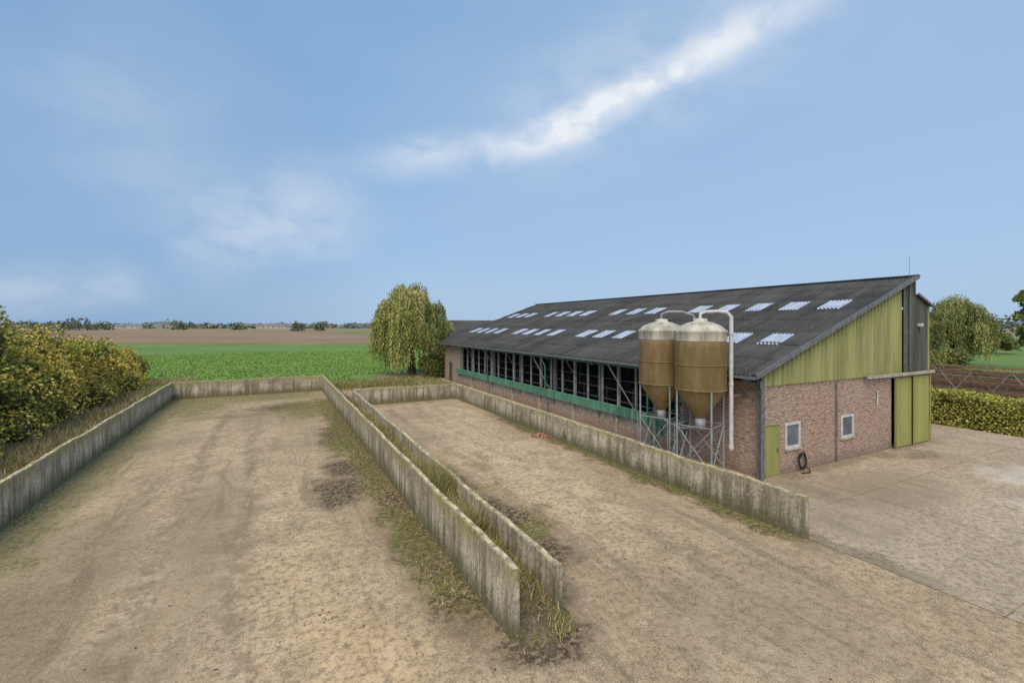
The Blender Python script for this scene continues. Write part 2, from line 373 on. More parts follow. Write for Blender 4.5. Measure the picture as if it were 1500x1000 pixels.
field_blades('tall_grass',9500,(4.25,5.2),(11.2,17.0),.62,dry+dry[:3]+grn[:2],.02,soilz,.5,lambda B:clN(B,2.1,-.4),.45)
field_blades('tall_grass',4500,(4.25,5.2),(16.5,27),.34,dry+dry+grn,.025,soilz,.5,lambda B:clN(B,1.5,.3),.6)
field_blades('weeds',2800,(4.2,5.3),(7.6,11.5),.20,grn+dry+dry,.022,soilz,.6,lambda B:clN(B,2.6,-.2),.8)
field_blades('weeds',900,(4.0,5.4),(7.3,8.2),.12,grn+dry[:2],.018,.05,.6,lambda B:clN(B,3,.2),.9)
field_blades('leafy_weeds',1500,(4.3,5.15),(12,36),.5,[(.30,.20,.09),(.24,.17,.08)],.014,soilz,.5,lambda B:clN(B,1.1,.3),.25)
field_blades('verge_grass',32000,(-11.2,-7.25),(14,60),.42,dry+dry+dry[-1:],.04,0,.6,lambda B:clN(B,.8,-1.4),.6)
field_blades('verge_grass',14000,(-9,13),(45.6,48.5),.40,dry+grn,.05,0,.6,None,.6)
field_blades('verge_grass',12000,(5.6,16),(36,52),.35,dry+grn,.05,0,.7,lambda B:clN(B,.5,.1),.7)
field_blades('moss_weeds',4500,(12.6,13.2),(7.8,24),.08,grn,.02,.008,.7,lambda B:clN(B,1.3,-.2)&(B[:,0]>13.2-.55*rng.random(len(B))**1.3),1)
field_blades('moss_weeds',3600,(5.4,7.6),(10,16),.08,grn+dry,.02,.008,.7,lambda B:clN(B,1.9,.8),1)
field_blades('moss_weeds',7500,(2.9,4.03),(9,34),.07,grn+dry,.02,.008,.7,lambda B:clN(B,2.2,.5),1)
field_blades('moss_weeds',2500,(-7.0,-6.4),(15,45),.09,grn+dry,.03,.008,.7,lambda B:clN(B,1.2,.3),1)
field_blades('meadow_grass',8000,(36.5,60),(-6,40),.3,grn,.07,0,.5)
def crumbs(name,cs,m,smin,smax):
    mb=MB()
    for (cx,cy,rx,ry,n) in cs:
        for _ in range(n):
            a=random.gauss(0,.45)*rx; b=random.gauss(0,.45)*ry; s=random.uniform(smin,smax)
            x,y=cx+a,cy+b; k=[Vector((random.uniform(-1,1),random.uniform(-1,1),random.uniform(0,1)))*s for _ in range(4)]
            mb.add([(x+q.x,y+q.y,.010+q.z*.8) for q in k],[(0,1,2),(0,2,3),(0,3,1),(1,3,2)],m)
    return mb.build(name)
M_deb=simple('dark_debris',(.09,.062,.04),.5,1,20)
M_peb=simple('pebble_stone',(.55,.46,.33),.4,.9,20)
crumbs('silage_debris',[(2.3,17.8,1.0,1.8,600),(2.7,20.5,.8,1.6,260),(6.1,13.4,1.2,2.0,700),(3.75,14,.7,5,900),(3.9,27,.6,8,400),(6.0,17.5,.8,3,300),(12.9,13,.4,6,400),(4.5,7.4,.9,.5,300),(.9,10.2,.6,.45,30),(1,11,4,4,160),(9,9,4,4,140)],M_deb,.008,.035)
crumbs('gravel',[(2,12,8,7,2200),(10,10,6,7,1600),(4.3,7.4,.8,.5,160)],M_peb,.005,.018)
def blobset(name,blobs,nleaf,size,cols,core=True,parent=None,wcol=None,top=None):
    e=empty(name) if parent is None else parent
    C=[];K=[]
    vol=np.array([b[3]*b[4]*b[5] for b in blobs])**(2/3); vol/=vol.sum()
    for b,vv in zip(blobs,vol):
        n=int(nleaf*vv); dirs=unit(rng.normal(size=(n,3))); dirs[:,2]=np.where(dirs[:,2]<-.5,-dirs[:,2],dirs[:,2])
        r=rng.uniform(.72,1.15,n); r+=.09*np.sin(dirs[:,0]*7+b[0])+.09*np.sin(dirs[:,1]*8+b[1])+.07*np.sin(dirs[:,2]*9)
        p=np.array(b[:3])+dirs*r[:,None]*np.array(b[3:6]); base=np.array(cols[rng.choice(len(cols),p=wcol)])
        c=base*rng.uniform(.65,1.4,(n,1)); mixm=rng.random(n)<.3; c[mixm]=pick(cols,mixm.sum(),w=wcol)
        k=p[:,2]>.05; C.append(p[k]);K.append(c[k])
    C=np.concatenate(C);K=np.concatenate(K)
    leaves('leaves',C,size*rng.uniform(.6,1.4,len(C)),K,MF,e,.65)
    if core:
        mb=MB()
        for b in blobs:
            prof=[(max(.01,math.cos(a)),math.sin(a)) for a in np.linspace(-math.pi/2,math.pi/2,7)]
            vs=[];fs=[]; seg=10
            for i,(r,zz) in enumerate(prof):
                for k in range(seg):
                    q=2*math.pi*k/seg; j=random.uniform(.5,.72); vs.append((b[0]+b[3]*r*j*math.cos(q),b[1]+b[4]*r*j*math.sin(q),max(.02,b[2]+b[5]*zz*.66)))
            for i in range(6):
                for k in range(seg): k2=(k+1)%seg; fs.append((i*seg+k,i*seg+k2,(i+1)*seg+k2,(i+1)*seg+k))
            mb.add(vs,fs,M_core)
        mb.build('inner_shadow_core',e)  # solid dark lumps behind the leaves, interior shade painted as colour
    return e
bl=[]
def htop(y): return np.interp(y,[14,24,30,36,44,52,60],[5.8,6.4,6.4,5.8,5.2,4.5,3.2])
for y in np.arange(14,60,1.15):
    ht=htop(y)*random.uniform(.88,1.06)
    for k in range(4):
        r=random.uniform(.7,1.5); x=random.uniform(-17,-11.8); top=ht*(1-.10*abs(x+14.5)/2.5)*random.uniform(.82,1.05)
        if x>-12.8: top*=.72
        bl.append((x,y+random.uniform(-.6,.6),top-r*.9,r*random.uniform(.8,1.2),r*random.uniform(.8,1.2),r*random.uniform(.9,1.3)))
    for zc in (.9,2.3):
        r=random.uniform(.8,1.3); bl.append((random.uniform(-12.4,-11.0)-(zc-1)*.4,y+random.uniform(-.5,.5),zc*min(1,ht/5),r,r,r))
    if ht>4.5: bl.append((random.uniform(-13.4,-12.2),y,3.4,1.3,1.2,1.2))
for _ in range(46):
    y=random.uniform(16,57); bl.append((random.uniform(-15.5,-12.4),y,htop(y)*random.uniform(.9,1.0)-.3,random.uniform(.25,.45),random.uniform(.25,.45),random.uniform(.4,.8)))
au=[(.60,.47,.10),(.72,.56,.14),(.37,.37,.09),(.25,.27,.07),(.50,.41,.11),(.48,.29,.10)]
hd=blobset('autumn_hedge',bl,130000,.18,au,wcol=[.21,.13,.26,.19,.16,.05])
mb=MB()
for y in np.arange(16,60,1.6):
    x=random.uniform(-14.5,-12); top=htop(y)*.9
    mb.tube([(x,y,0),(x+random.uniform(-.3,.3),y+.2,top*.5),(x+random.uniform(-.6,.6),y+random.uniform(-.5,.5),top)],[.09,.06,.015],M_bark,6)
mb.build('stems',hd)
def willow(name,cx,cy,R,Ht,n,cols,zmin=1.0):
    e=empty(name); mb=MB()
    mb.tube([(cx,cy,-.1),(cx+.1,cy,Ht*.12),(cx-.05,cy+.1,Ht*.28),(cx+.1,cy,Ht*.42)],[.55,.42,.38,.28],M_bark,12)
    lobes=[]
    for k in range(24):
        a=2*math.pi*k/24*3+random.uniform(-.4,.4); rr=R*random.uniform(.25,.92); lx=cx+rr*math.cos(a); ly=cy+rr*math.sin(a)
        lz=Ht*(1-.42*(rr/R)**2)*random.uniform(.82,1.0); lobes.append((lx,ly,lz,R*random.uniform(.14,.30)))
        mx=(cx*.6+lx*.4,cy*.6+ly*.4,Ht*.3+(lz-Ht*.3)*.6)
        mb.tube([(cx,cy,Ht*random.uniform(.22,.4)),mx,(lx,ly,lz-.5)],[.2,.12,.04],M_bark,7)
    lobes.append((cx+.7,cy,Ht*.99,R*.28)); lobes.append((cx-1.2,cy,Ht*.96,R*.3))
    mb.build('trunk_and_limbs',e)
    C=[];A=[];K=[]
    for _ in range(n):
        li=random.randrange(len(lobes)); lx,ly,lz,lr=lobes[li]; a=random.uniform(0,6.283); q=math.sqrt(random.random())
        x=lx+lr*q*math.cos(a); y=ly+lr*q*math.sin(a); zt=lz-.7*lr*q*q+random.uniform(-.4,.35)-.2
        dr=math.hypot(x-cx,y-cy)/R; L=(.50+.50*((li*37)%11)/11)*random.uniform(.5,1.1)*(zt-zmin)*(1 if dr>.4 else .75); L=min(L,zt-zmin)
        m_=int(max(5,L/.2)); s=np.linspace(0,1,m_); out=(x-cx,y-cy)
        base=np.array(cols[li%len(cols)])*random.uniform(.6,1.4)
        ph=random.uniform(0,6)
        px=x+out[0]*.10*np.sqrt(s)+.12*np.sin(s*5+ph); py=y+out[1]*.10*np.sqrt(s)+.12*np.cos(s*5+ph); pz=zt-L*s+.25*np.sin(np.minimum(s*6,3.14))
        C.append(np.stack([px,py,pz],1)+rng.normal(size=(m_,3))*.07); A.append(np.tile([0,0,1.0],(m_,1))); K.append(base*rng.uniform(.75,1.25,(m_,1)))
    C=np.concatenate(C);A=np.concatenate(A);K=np.concatenate(K)
    leaves('hanging_foliage',C,.32*rng.uniform(.7,1.3,len(C)),K,MF,e,.34,A,.3)
    return e
wc=[(.36,.36,.12),(.46,.43,.16),(.23,.25,.08),(.40,.41,.14),(.29,.29,.09)]
willow('weeping_willow_tree',14.5,53.6,4.4,11.0,2500,wc,.4)
wx,wy=PD(1398,68); willow('weeping_willow_tree',wx,wy,4.9,10.6,1900,[(.27,.28,.10),(.34,.33,.12),(.19,.20,.07)],.6)
def tree(name,cx,cy,Ht,R,n,cols,size):
    e=empty(name); mb=MB(); mb.tube([(cx,cy,-.1),(cx+.1,cy,Ht*.3),(cx,cy,Ht*.9)],[.22,.16,.03],M_bark,8)
    bs=[]
    for k in range(26):
        a=random.uniform(0,6.28); h=random.uniform(.25,.95); rr=R*math.sin(min(1,1.15-h*.95)*1.5)*random.uniform(.2,.8)
        bx,by,bz=cx+rr*math.cos(a),cy+rr*math.sin(a),Ht*h; r=R*random.uniform(.22,.4); bs.append((bx,by,bz,r,r,r*.8)); mb.tube([(cx,cy,bz*.8),(bx,by,bz)],[.07,.02],M_bark,5)
    mb.build('trunk_and_limbs',e); blobset('x',bs,n,size,cols,False,e); return e
tx,ty=PD(1506,60); tree('poplar_tree',tx,ty,10.6,1.9,7000,[(.19,.23,.07),(.26,.30,.10)],.28)
sx,sy=PD(1445,95); blobset('shrub',[(sx+random.uniform(-3,3),sy+random.uniform(-3,3),random.uniform(1,3.0),2,2,1.3) for _ in range(12)],8000,.4,[(.22,.26,.09),(.16,.20,.07)])
sx,sy=PD(1340,62); blobset('shrub',[(sx+random.uniform(-4,8),sy+random.uniform(-2,2),random.uniform(.6,1.8),1.4,1.4,1.0) for _ in range(14)],8000,.3,[(.26,.27,.08),(.17,.19,.07),(.38,.28,.13)])
blobset('shrub',[(17.0+random.uniform(-1.5,1.2),50.6+random.uniform(-1.0,1.2),random.uniform(.4,1.7),.9,.9,.8) for _ in range(12)],12000,.2,[(.12,.15,.045),(.18,.20,.06),(.26,.22,.08)])
# clipped hedge right
e=empty('clipped_hedge'); n=60000
B=np.stack([rng.uniform(35.6,37.4,n),rng.uniform(-3,34,n),rng.uniform(.03,1.85,n)],1)
face=rng.random(n); k1=face<.5; B[k1,0]=35.6+rng.normal(0,.10,k1.sum()); k2=(face>=.5)&(face<.95); B[k2,2]=1.8+rng.normal(0,.10,k2.sum())
B[:,0]+=.08*np.sin(B[:,1]*1.7); B[:,2]+=.08*np.sin(B[:,1]*1.1)*(B[:,2]>1.4)+.06*np.sin(B[:,1]*4.1)*(B[:,2]>1.4)
leaves('leaves',B,.13*rng.uniform(.6,1.4,n),pick([(.35,.36,.08),(.47,.45,.12),(.22,.25,.06),(.52,.44,.13)],n),MF,e,.7)
mb=MB(); mb.box(35.74,37.3,-3,34,0,1.68,M_core); mb.build('inner_shadow_core',e)  # solid dark box filling the hedge, its inner shade painted on
# crop leaves
n=70000; B=np.stack([rng.uniform(-30,34,n),46.5+65*rng.random(n)**1.4,rng.uniform(.03,.18,n)],1)
lim=np.where(B[:,0]>8,57,46.5); lim=np.where(B[:,0]<-10,62,lim); B=B[B[:,1]>lim+.3*rng.random(n)]
u=B[:,0]*.35+B[:,1]; B=B[~(((abs(u-66)<.35)|(abs(u-68.2)<.35)|(abs(u-92)<.45)|(abs(u-94.2)<.45)))]
leaves('sugar_beet_crop',B,.19*rng.uniform(.6,1.4,len(B)),pick([(.22,.36,.07),(.26,.40,.09),(.18,.30,.06),(.30,.42,.11)],len(B),.15),MF,None,.6)
# distant treeline
C=[];K=[]
for k in range(1500):
    xx=random.uniform(-500,2600) ; dd=random.uniform(640,980); hh=random.uniform(5,11)*(1.2 if math.sin(xx*.013)+math.sin(xx*.031)>.7 else .85); cx,cy=PD(xx,dd)
    m_=30; dv=unit(rng.normal(size=(m_,3))); dv[:,2]=abs(dv[:,2]); rx=random.uniform(8,16)
    C.append(np.array([cx,cy,0])+dv*np.array([rx,rx,hh])*rng.uniform(.4,1.05,(m_,1))); b_=random.choice([(.20,.23,.20),(.17,.21,.20),(.27,.24,.19),(.29,.25,.19),(.19,.22,.22)]); K.append(np.array(b_)*rng.uniform(.8,1.25,(m_,1)))  # aerial haze is mixed into these bluish grey-green leaf colours
leaves('distant_treeline',np.concatenate(C),4.6,np.concatenate(K),MF,None,.8)
C=[];K=[]
for xx,dd,hh,rx in [(437,420,9,6),(262,520,10,8),(118,470,13,12),(100,480,12,12),(150,500,9,10),(468,430,8,5),(1430,300,11,9),(1470,330,12,10),(350,520,8,9)]:
    cx,cy=PD(xx,dd); m_=140; dv=unit(rng.normal(size=(m_,3))); dv[:,2]=abs(dv[:,2])
    C.append(np.array([cx,cy,0])+dv*np.array([rx,rx,hh])*rng.uniform(.5,1.05,(m_,1))); K.append(np.array((.17,.19,.13))*rng.uniform(.7,1.3,(m_,1)))
leaves('distant_trees',np.concatenate(C),2.8,np.concatenate(K),MF,None,.8)
M_hw=simple('house_render',(.50,.49,.47),.2); M_tile=simple('roof_tile',(.27,.21,.19),.2); M_dglass=simple('dark_glass',(.06,.065,.07),.1,.15,spec=.5)  # house wall and tile colours muted to carry distance haze
for k in range(16):
    xx=random.choice([random.uniform(160,250),random.uniform(290,420),random.uniform(380,430)]); cx,cy=PD(xx,random.uniform(630,700)); W=random.uniform(8,20); h=random.uniform(3,5)
    mb=MB(); mb.box(cx-W/2,cx+W/2,cy,cy+8,0,h,M_hw)
    mb.add([(cx-W/2-.3,cy-.4,h),(cx+W/2+.3,cy-.4,h),(cx+W/2+.3,cy+8.4,h),(cx-W/2-.3,cy+8.4,h),(cx-W/2,cy+4,h+2.6),(cx+W/2,cy+4,h+2.6)],[(0,1,5,4),(2,3,4,5),(0,4,3),(1,2,5)],M_tile)
    for q in (-.25,.1,.3): mb.box(cx+W*q,cx+W*q+1.2,cy-.05,cy-.003,1.2,2.8,M_dglass)
    mb.build('distant_house')

# ---------------- barn
barn=empty('barn')
def brick_mat():
    m,t,b,pos=newmat('brick')
    s=t.new('ShaderNodeSeparateXYZ'); t.put(s.inputs[0],pos); c=t.new('ShaderNodeCombineXYZ'); t.put(c.inputs[0],t.m('ADD',s.outputs[0],s.outputs[1])); t.put(c.inputs[1],s.outputs[2])
    bk=t.new('ShaderNodeTexBrick'); t.put(bk.inputs['Vector'],c.outputs[0]); bk.inputs['Scale'].default_value=1; bk.inputs['Brick Width'].default_value=.22; bk.inputs['Row Height'].default_value=.075
    bk.inputs['Mortar Size'].default_value=.009; bk.inputs['Color1'].default_value=(.42,.24,.165,1); bk.inputs['Color2'].default_value=(.24,.125,.09,1); bk.inputs['Mortar'].default_value=(.52,.45,.36,1)
    n=t.noise(pos,.7,4,.6); n2=t.noise(t.scale(c.outputs[0],4.5,13,1),1,2,.5)
    col=t.mix(t.mr(n2,.5,.68,0,.8),bk.outputs['Color'],(.56,.41,.30)); col=t.mix(t.mr(n2,.30,.45,.7,0),col,(.13,.085,.07))
    col=t.mix(t.mr(n,.4,.7,0,.3),col,(.42,.35,.28)); col=t.mix(t.mr(t.m('ADD',s.outputs[2],t.m('MULTIPLY',n,.5)),.1,.85,.6,0),col,(.15,.12,.09))
    t.put(b.inputs['Base Color'],col); bump(t,b,bk.outputs['Fac'],-.3,.01); return m
MBk=brick_mat()
M_steel=simple('galvanised_steel',(.36,.36,.35),.2,.6,4,.3)
M_dsteel=simple('grey_painted_steel',(.16,.165,.17),.25,.6,4)
M_post=simple('weathered_post',(.33,.325,.31),.3,.8,3)
M_green=simple('green_paint',(.11,.26,.165),.3,.6,2.5,streak=True)
M_lgreen=simple('light_green_cladding',(.31,.315,.13),.22,.65,1.6,streak=True)
M_dgreen=simple('dark_green_cladding',(.09,.10,.07),.3,.65,1.6,streak=True)
M_door=simple('green_door_paint',(.33,.325,.105),.15,.6,1.3,streak=True)
M_wood=simple('old_wood',(.20,.14,.09),.35,.85,5)
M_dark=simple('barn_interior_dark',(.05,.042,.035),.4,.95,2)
M_conc=simple('plain_concrete',(.42,.37,.30),.3,.95,4)
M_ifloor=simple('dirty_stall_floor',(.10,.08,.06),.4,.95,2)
M_pvc=simple('white_plastic',(.60,.59,.56),.14,.5,4)
def roof_mat():
    m,t,b,pos=newmat('fibre_cement_roof')
    n=t.noise(pos,.35,4,.65); f=t.noise(pos,6,4,.75); st=t.noise(t.scale(pos,.12,1.5,.3),1.6,4,.65)
    col=t.mix(t.mr(n,.35,.65),(.056,.057,.056),(.092,.091,.086)); col=t.mix(t.mr(st,.48,.66,0,.5),col,(.13,.125,.11)); col=t.mix(t.mr(f,.54,.70,0,.5),col,(.17,.165,.145)); col=t.mix(t.mr(st,.3,.42,.5,0),col,(.04,.04,.04))
    t.put(b.inputs['Base Color'],col); b.inputs['Roughness'].default_value=.9; b.inputs['Specular IOR Level'].default_value=.12; return m
M_roof=roof_mat()
XE,ZE,XR,ZR=16.1,4.0,28.5,8.33; SL=(ZR-ZE)/(XR-XE); Y0,Y1=11.2,48.7
rz=lambda x: ZE+(x-XE)*SL
ys=np.arange(Y0,Y1,.0295); wave=.028*np.sin(2*np.pi*ys/.177)
Vs=[];nc=8; Lx=(XR-XE)/nc; Q=[];off=0
for c_ in range(nc):
    xa,xb=XE+c_*Lx,XE+(c_+1)*Lx+.12
    jit=np.repeat(rng.normal(0,.005,len(ys)//36+2),36)[:len(ys)]; jx=np.repeat(rng.normal(0,.012,len(ys)//36+2),36)[:len(ys)]
    for xq,lift,dz in ((xa,0,.0),(xa,1,.045),(min(xb,XR),0,0.0)):
        Vs.append(np.stack([np.full_like(ys,xq)+(jx if xq==xa else 0),ys,rz(xq)+dz+wave+jit+.05],1))
    idx=np.arange(3*len(ys)).reshape(3,-1)+off; off+=3*len(ys)
    Q.append(np.stack([idx[:-1,:-1],idx[1:,:-1],idx[1:,1:],idx[:-1,1:]],-1).reshape(-1,4))
rawquads('roof_sheets',np.concatenate(Vs),np.concatenate(Q),M_roof,barn,True)
V=np.stack([np.stack([np.full_like(ys,x),ys,zz+wave],1) for x,zz in ((28.55,7.52),(30.3,6.9))],0); gridmesh('rear_roof_sheets',V,M_roof,barn)
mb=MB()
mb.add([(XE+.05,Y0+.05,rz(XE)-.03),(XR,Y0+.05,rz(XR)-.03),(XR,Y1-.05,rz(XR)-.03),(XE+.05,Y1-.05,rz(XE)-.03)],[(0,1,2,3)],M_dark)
for x in np.arange(16.5,28.4,1.5): mb.beam((x,Y0+.3,rz(x)-.12),(x,Y1-.2,rz(x)-.12),.08,.15,M_wood)
for y in np.arange(11.9,48.6,4.85):
    mb.beam((16.3,y,rz(16.3)-.3),(28.4,y,rz(28.4)-.3),.16,.2,M_dsteel)
    mb.beam((16.98,y,0.0),(16.98,y,rz(17)-.35),.18,.18,M_dsteel); mb.beam((22.6,y,0),(22.6,y,rz(22.6)-.4),.16,.16,M_dsteel); mb.beam((28.3,y,0),(28.3,y,rz(28.3)-.4),.16,.16,M_dsteel)
mb.build('roof_frame',barn)
mb=MB()
mb.beam((XR-.02,Y0-.05,ZR+.10),(XR-.02,Y1+.05,ZR+.10),.30,.06,M_roof)
mb.box(XR-.08,XR+.04,Y0+.1,Y1-.1,7.45,ZR+.06,M_dgreen)
mb.beam((XE-.05,Y0-.02,rz(XE)+.03),(XR+.05,Y0-.02,rz(XR)+.05),.05,.20,M_dsteel)
mb.beam((XE-.05,Y0+.07,rz(XE)+.115),(XR+.05,Y0+.07,rz(XR)+.125),.20,.03,M_roof)
mb.beam((XR+.05,Y0+.0,7.52),(30.35,Y0+.0,6.86),.05,.10,M_dsteel)
mb.beam((XE-.06,Y0,ZE-.02),(XE-.06,Y1,ZE-.02),.12,.11,M_dsteel)
mb.build('roof_trim',barn)
def sky_mat():
    m,t,b,pos=newmat('skylight_sheet'); n=t.noise(t.scale(pos,.3,2,1),2.5,5,.7)
    t.put(b.inputs['Base Color'],t.mix(t.mr(n,.35,.7),(.33,.38,.48),(.52,.57,.66))); b.inputs['Roughness'].default_value=.45; b.inputs['Specular IOR Level'].default_value=.4; return m
MS=sky_mat(); Vs=[];Q=[];off=0
def skyl(xc,yc):
    global off
    yy=np.arange(yc-.53,yc+.53,.0295); ww=.028*np.sin(2*np.pi*yy/.177)
    for xq in (xc-.62,xc+.62): Vs.append(np.stack([np.full_like(yy,xq),yy,rz(xq)+.105+ww],1))
    idx=np.arange(2*len(yy)).reshape(2,-1)+off; off+=2*len(yy)
    Q.append(np.stack([idx[:-1,:-1],idx[1:,:-1],idx[1:,1:],idx[:-1,1:]],-1).reshape(-1,4))
for i in range(18):
    if i not in (5,9,14): skyl(24.3,12.86+i*1.98)
    if i not in (4,8,13): skyl(19.7,12.8+i*1.98)
rawquads('skylights',np.concatenate(Vs),np.concatenate(Q),MS,barn,True)
mb=MB()
def wallx(x0,x1,z0,z1,ops,ya,yb,m):
    xs=sorted({x0,x1,*[o[0] for o in ops],*[o[1] for o in ops]})
    for a,b_ in zip(xs[:-1],xs[1:]):
        segs=[(z0,z1)]
        for o in ops:
            if o[0]<=a and o[1]>=b_:
                segs=[s for (u,v) in segs for s in ((u,min(v,o[2])),(max(u,o[3]),v)) if s[1]-s[0]>.001]
        for u,v in segs: mb.box(a,b_,ya,yb,u,v,m)
wallx(16.86,26.6,0,3.65,[(17.05,17.95,0,2.08),(18.28,19.28,1.0,2.04),(22.27,23.27,.98,1.99)],11.5,11.74,MBk)
mb.box(16.86,17.1,11.74,15.6,0,3.72,MBk); mb.box(16.86,17.1,43.5,48.5,0,3.85,MBk); mb.box(16.9,17.1,15.6,43.5,0,1.12,M_conc)
mb.box(16.84,16.9,15.6,43.5,.0,.62,MBk)
mb.box(17.1,30.05,48.3,48.5,0,4.0,MBk); mb.box(29.95,30.1,11.74,48.3,0,6.8,M_dgreen); mb.box(30.0,30.1,11.5,11.739,0,3.6,M_conc)
mb.build('brick_walls',barn)
mb=MB(); mb.add([(17,48.45,4.0),(28.4,48.45,4.0),(28.4,48.45,rz(28.4)-.05),(17,48.45,rz(17)-.05)],[(0,1,2,3)],M_dgreen); mb.build('rear_gable',barn)
def clad(name,x0,x1,zb,zt,m,y=11.44,p=.2,amp=.035):
    xs=[];o=[]
    x=x0
    while x<x1-1e-6:
        for dx,a in ((0,0),(.22,0),(.34,1),(.66,1),(.78,0)):
            if x+dx*p<=x1: xs.append(x+dx*p);o.append(a)
        x+=p
    xs.append(x1);o.append(0); xs=np.array(xs);o=np.array(o)*amp
    V=np.stack([np.stack([xs,y-o,np.full_like(xs,zb)],1),np.stack([xs,y-o,np.array([zt(q) for q in xs])],1)],0); gridmesh(name,V,m,barn,False)
clad('gable_cladding',16.75,27.4,3.60,lambda x:max(3.62,rz(x)-.06),M_lgreen,11.46,.30,.07)
clad('sliding_door_upper',27.4,29.85,3.68,lambda x:rz(x)-.06 if x<28.5 else 7.5-.35*(x-28.5),M_dgreen,11.36,.25,.04)
clad('corner_cladding',29.85,30.12,3.68,lambda x:7.5-.35*(x-28.5),M_lgreen,11.40)
clad('sliding_door',26.62,28.3,.06,lambda x:3.52,M_door,11.38,.28,.018)
clad('sliding_door',28.32,30.08,.06,lambda x:3.52,M_door,11.35,.28,.018)
mb=MB()
mb.box(24.0,30.3,11.2,11.30,3.52,3.66,M_conc); mb.box(24.0,30.3,11.30,11.36,3.44,3.52,M_dsteel)
for x in (26.62,28.27,28.33,30.03): mb.box(x,x+.05,11.28,11.31,.05,3.5,M_door)
mb.box(27.37,27.43,11.28,11.32,3.7,rz(27.4)-.1,M_dsteel); mb.box(27.9,27.98,11.27,11.31,3.7,8.0,M_dsteel)
mb.build('door_rail_and_frames',barn)
mb=MB()
mb.box(17.08,17.92,11.53,11.58,.03,2.03,M_door)
for a in ((17.05,17.08,0,2.08),(17.92,17.95,0,2.08),(17.08,17.92,2.03,2.08)): mb.box(a[0],a[1],11.49,11.58,a[2],a[3],M_lgreen)
mb.box(17.80,17.84,11.48,11.53,.95,1.10,M_dsteel)
mb.build('side_door',barn)
mb=MB(); M_gl=simple('window_glass',(.10,.13,.16),.3,.08,1,spec=.8)
for x0,x1,z0,z1 in ((18.28,19.28,1.0,2.04),(22.27,23.27,.98,1.99)):
    for a in ((x0,x0+.1,z0,z1),(x1-.1,x1,z0,z1),(x0+.1,x1-.1,z0,z0+.1),(x0+.1,x1-.1,z1-.1,z1)): mb.box(a[0],a[1],11.47,11.56,a[2],a[3],M_pvc)
    mb.box(x0+.1,x1-.1,11.52,11.54,z0+.1,z1-.1,M_gl); mb.box(x0-.05,x1+.05,11.43,11.497,z0-.07,z0-.002,M_conc)
    mb.box(x0+.1,x0+.5,11.541,11.543,z0+.1,z1-.1,M_pvc)
mb.build('windows',barn)
mb=MB()
mb.box(16.70,16.85,11.40,11.62,0,3.85,M_dsteel)
mb.tube([(16.55,11.35,3.85),(16.60,11.35,3.5),(16.62,11.36,3.3),(16.62,11.36,0)],.05,M_dsteel,8)
mb.tube([(21.8,11.42,0),(21.8,11.42,3.5)],.035,M_dsteel,8)
mb.tube([(27.75,11.25,8.0),(27.75,11.25,9.3)],.009,M_dsteel,6)
mb.box(28.75,28.95,11.15,11.32,5.9,6.05,M_pvc); mb.tube([(25.2,11.44,2.2),(25.2,11.44,2.9)],.03,M_pvc,6)
mb.build('pipes_and_fittings',barn)
mb=MB()
for i,y in enumerate(np.arange(15.8,43.6,1.38)):
    big=(i%3==0)
    mb.box(16.86,16.96 if not big else 17.0,y-.035 if not big else y-.07,y+.035 if not big else y+.07,1.12,3.75,M_post)
    if big:
        mb.beam((16.84,y,2.9),(16.2,y,3.84),.05,.05,M_dsteel); mb.beam((16.8,y,1.6),(16.45,y,1.15),.05,.05,M_dsteel)
        mb.box(16.74,16.86,y-.06,y+.06,.0,1.08,M_conc)
    if i in (2,8): mb.beam((16.83,y,1.5),(16.3,y+1.6,3.85),.04,.04,M_steel)
mb.box(16.88,17.02,15.6,43.5,3.74,3.92,M_dsteel)
for z_ in (1.75,2.35,2.9): mb.beam((17.15,15.6,z_),(17.15,43.5,z_),.03,.03,M_dsteel)
mb.build('side_posts',barn)
mb=MB()
mb.box(16.62,16.86,15.0,44.4,1.13,1.20,M_green); mb.box(16.58,16.62,15.0,44.4,1.10,1.50,M_green); mb.tube([(16.66,15.0,1.54),(16.66,44.4,1.54)],.07,M_green,10)
mb.box(16.80,16.86,43.45,43.65,1.2,3.8,M_green); mb.box(16.8,16.858,15.6,43.4,3.70,3.80,M_green)
mb.beam((16.45,15.0,1.15),(16.45,15.0,2.1),.07,.07,M_green); mb.beam((16.45,15.8,.3),(16.45,15.0,2.0),.06,.06,M_green); mb.beam((16.4,16.6,.2),(16.4,16.6,2.2),.07,.07,M_green)
for y in (17.3,27.0,36.5):
    mb.tube([(16.12,y,3.9),(16.3,y,3.5),(16.5,y,3.2),(16.5,y,1.0),(16.7,y,.8),(16.7,y,0)],.05,M_green if y<30 else M_dsteel,8)
mb.box(16.84,16.857,46.2,47.1,0,2.05,M_dgreen)
mb.build('curtain_roller_and_downpipes',barn)
mb=MB()
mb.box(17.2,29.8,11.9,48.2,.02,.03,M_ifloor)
for y in np.arange(17,43,1.2):
    mb.tube([(19.6,y,0),(19.6,y,1.3),(21.6,y,1.25),(21.8,y,.5)],.03,M_dsteel,6)
for z_ in (.5,.9,1.3): mb.beam((18.8,16,z_),(18.8,43,z_),.05,.05,M_dsteel)
for y in np.arange(16,43,2.4): mb.box(18.75,18.85,y,y+.1,0,2.2,M_wood)
mb.box(24.5,24.7,14,46,0,1.4,M_ifloor)
mb.build('stalls',barn)
an=empty('barn_annex'); mb=MB()
mb.box(20.0,32,50,58,0,4.6,MBk)
zr=6.5
mb.add([(17.6,48.9,4.2),(32.5,48.9,4.3),(32.5,54,zr),(18.9,54,zr),(18.9,59.1,4.3),(32.5,59.1,4.3)],[(0,1,2,3),(3,2,5,4)],M_roof)
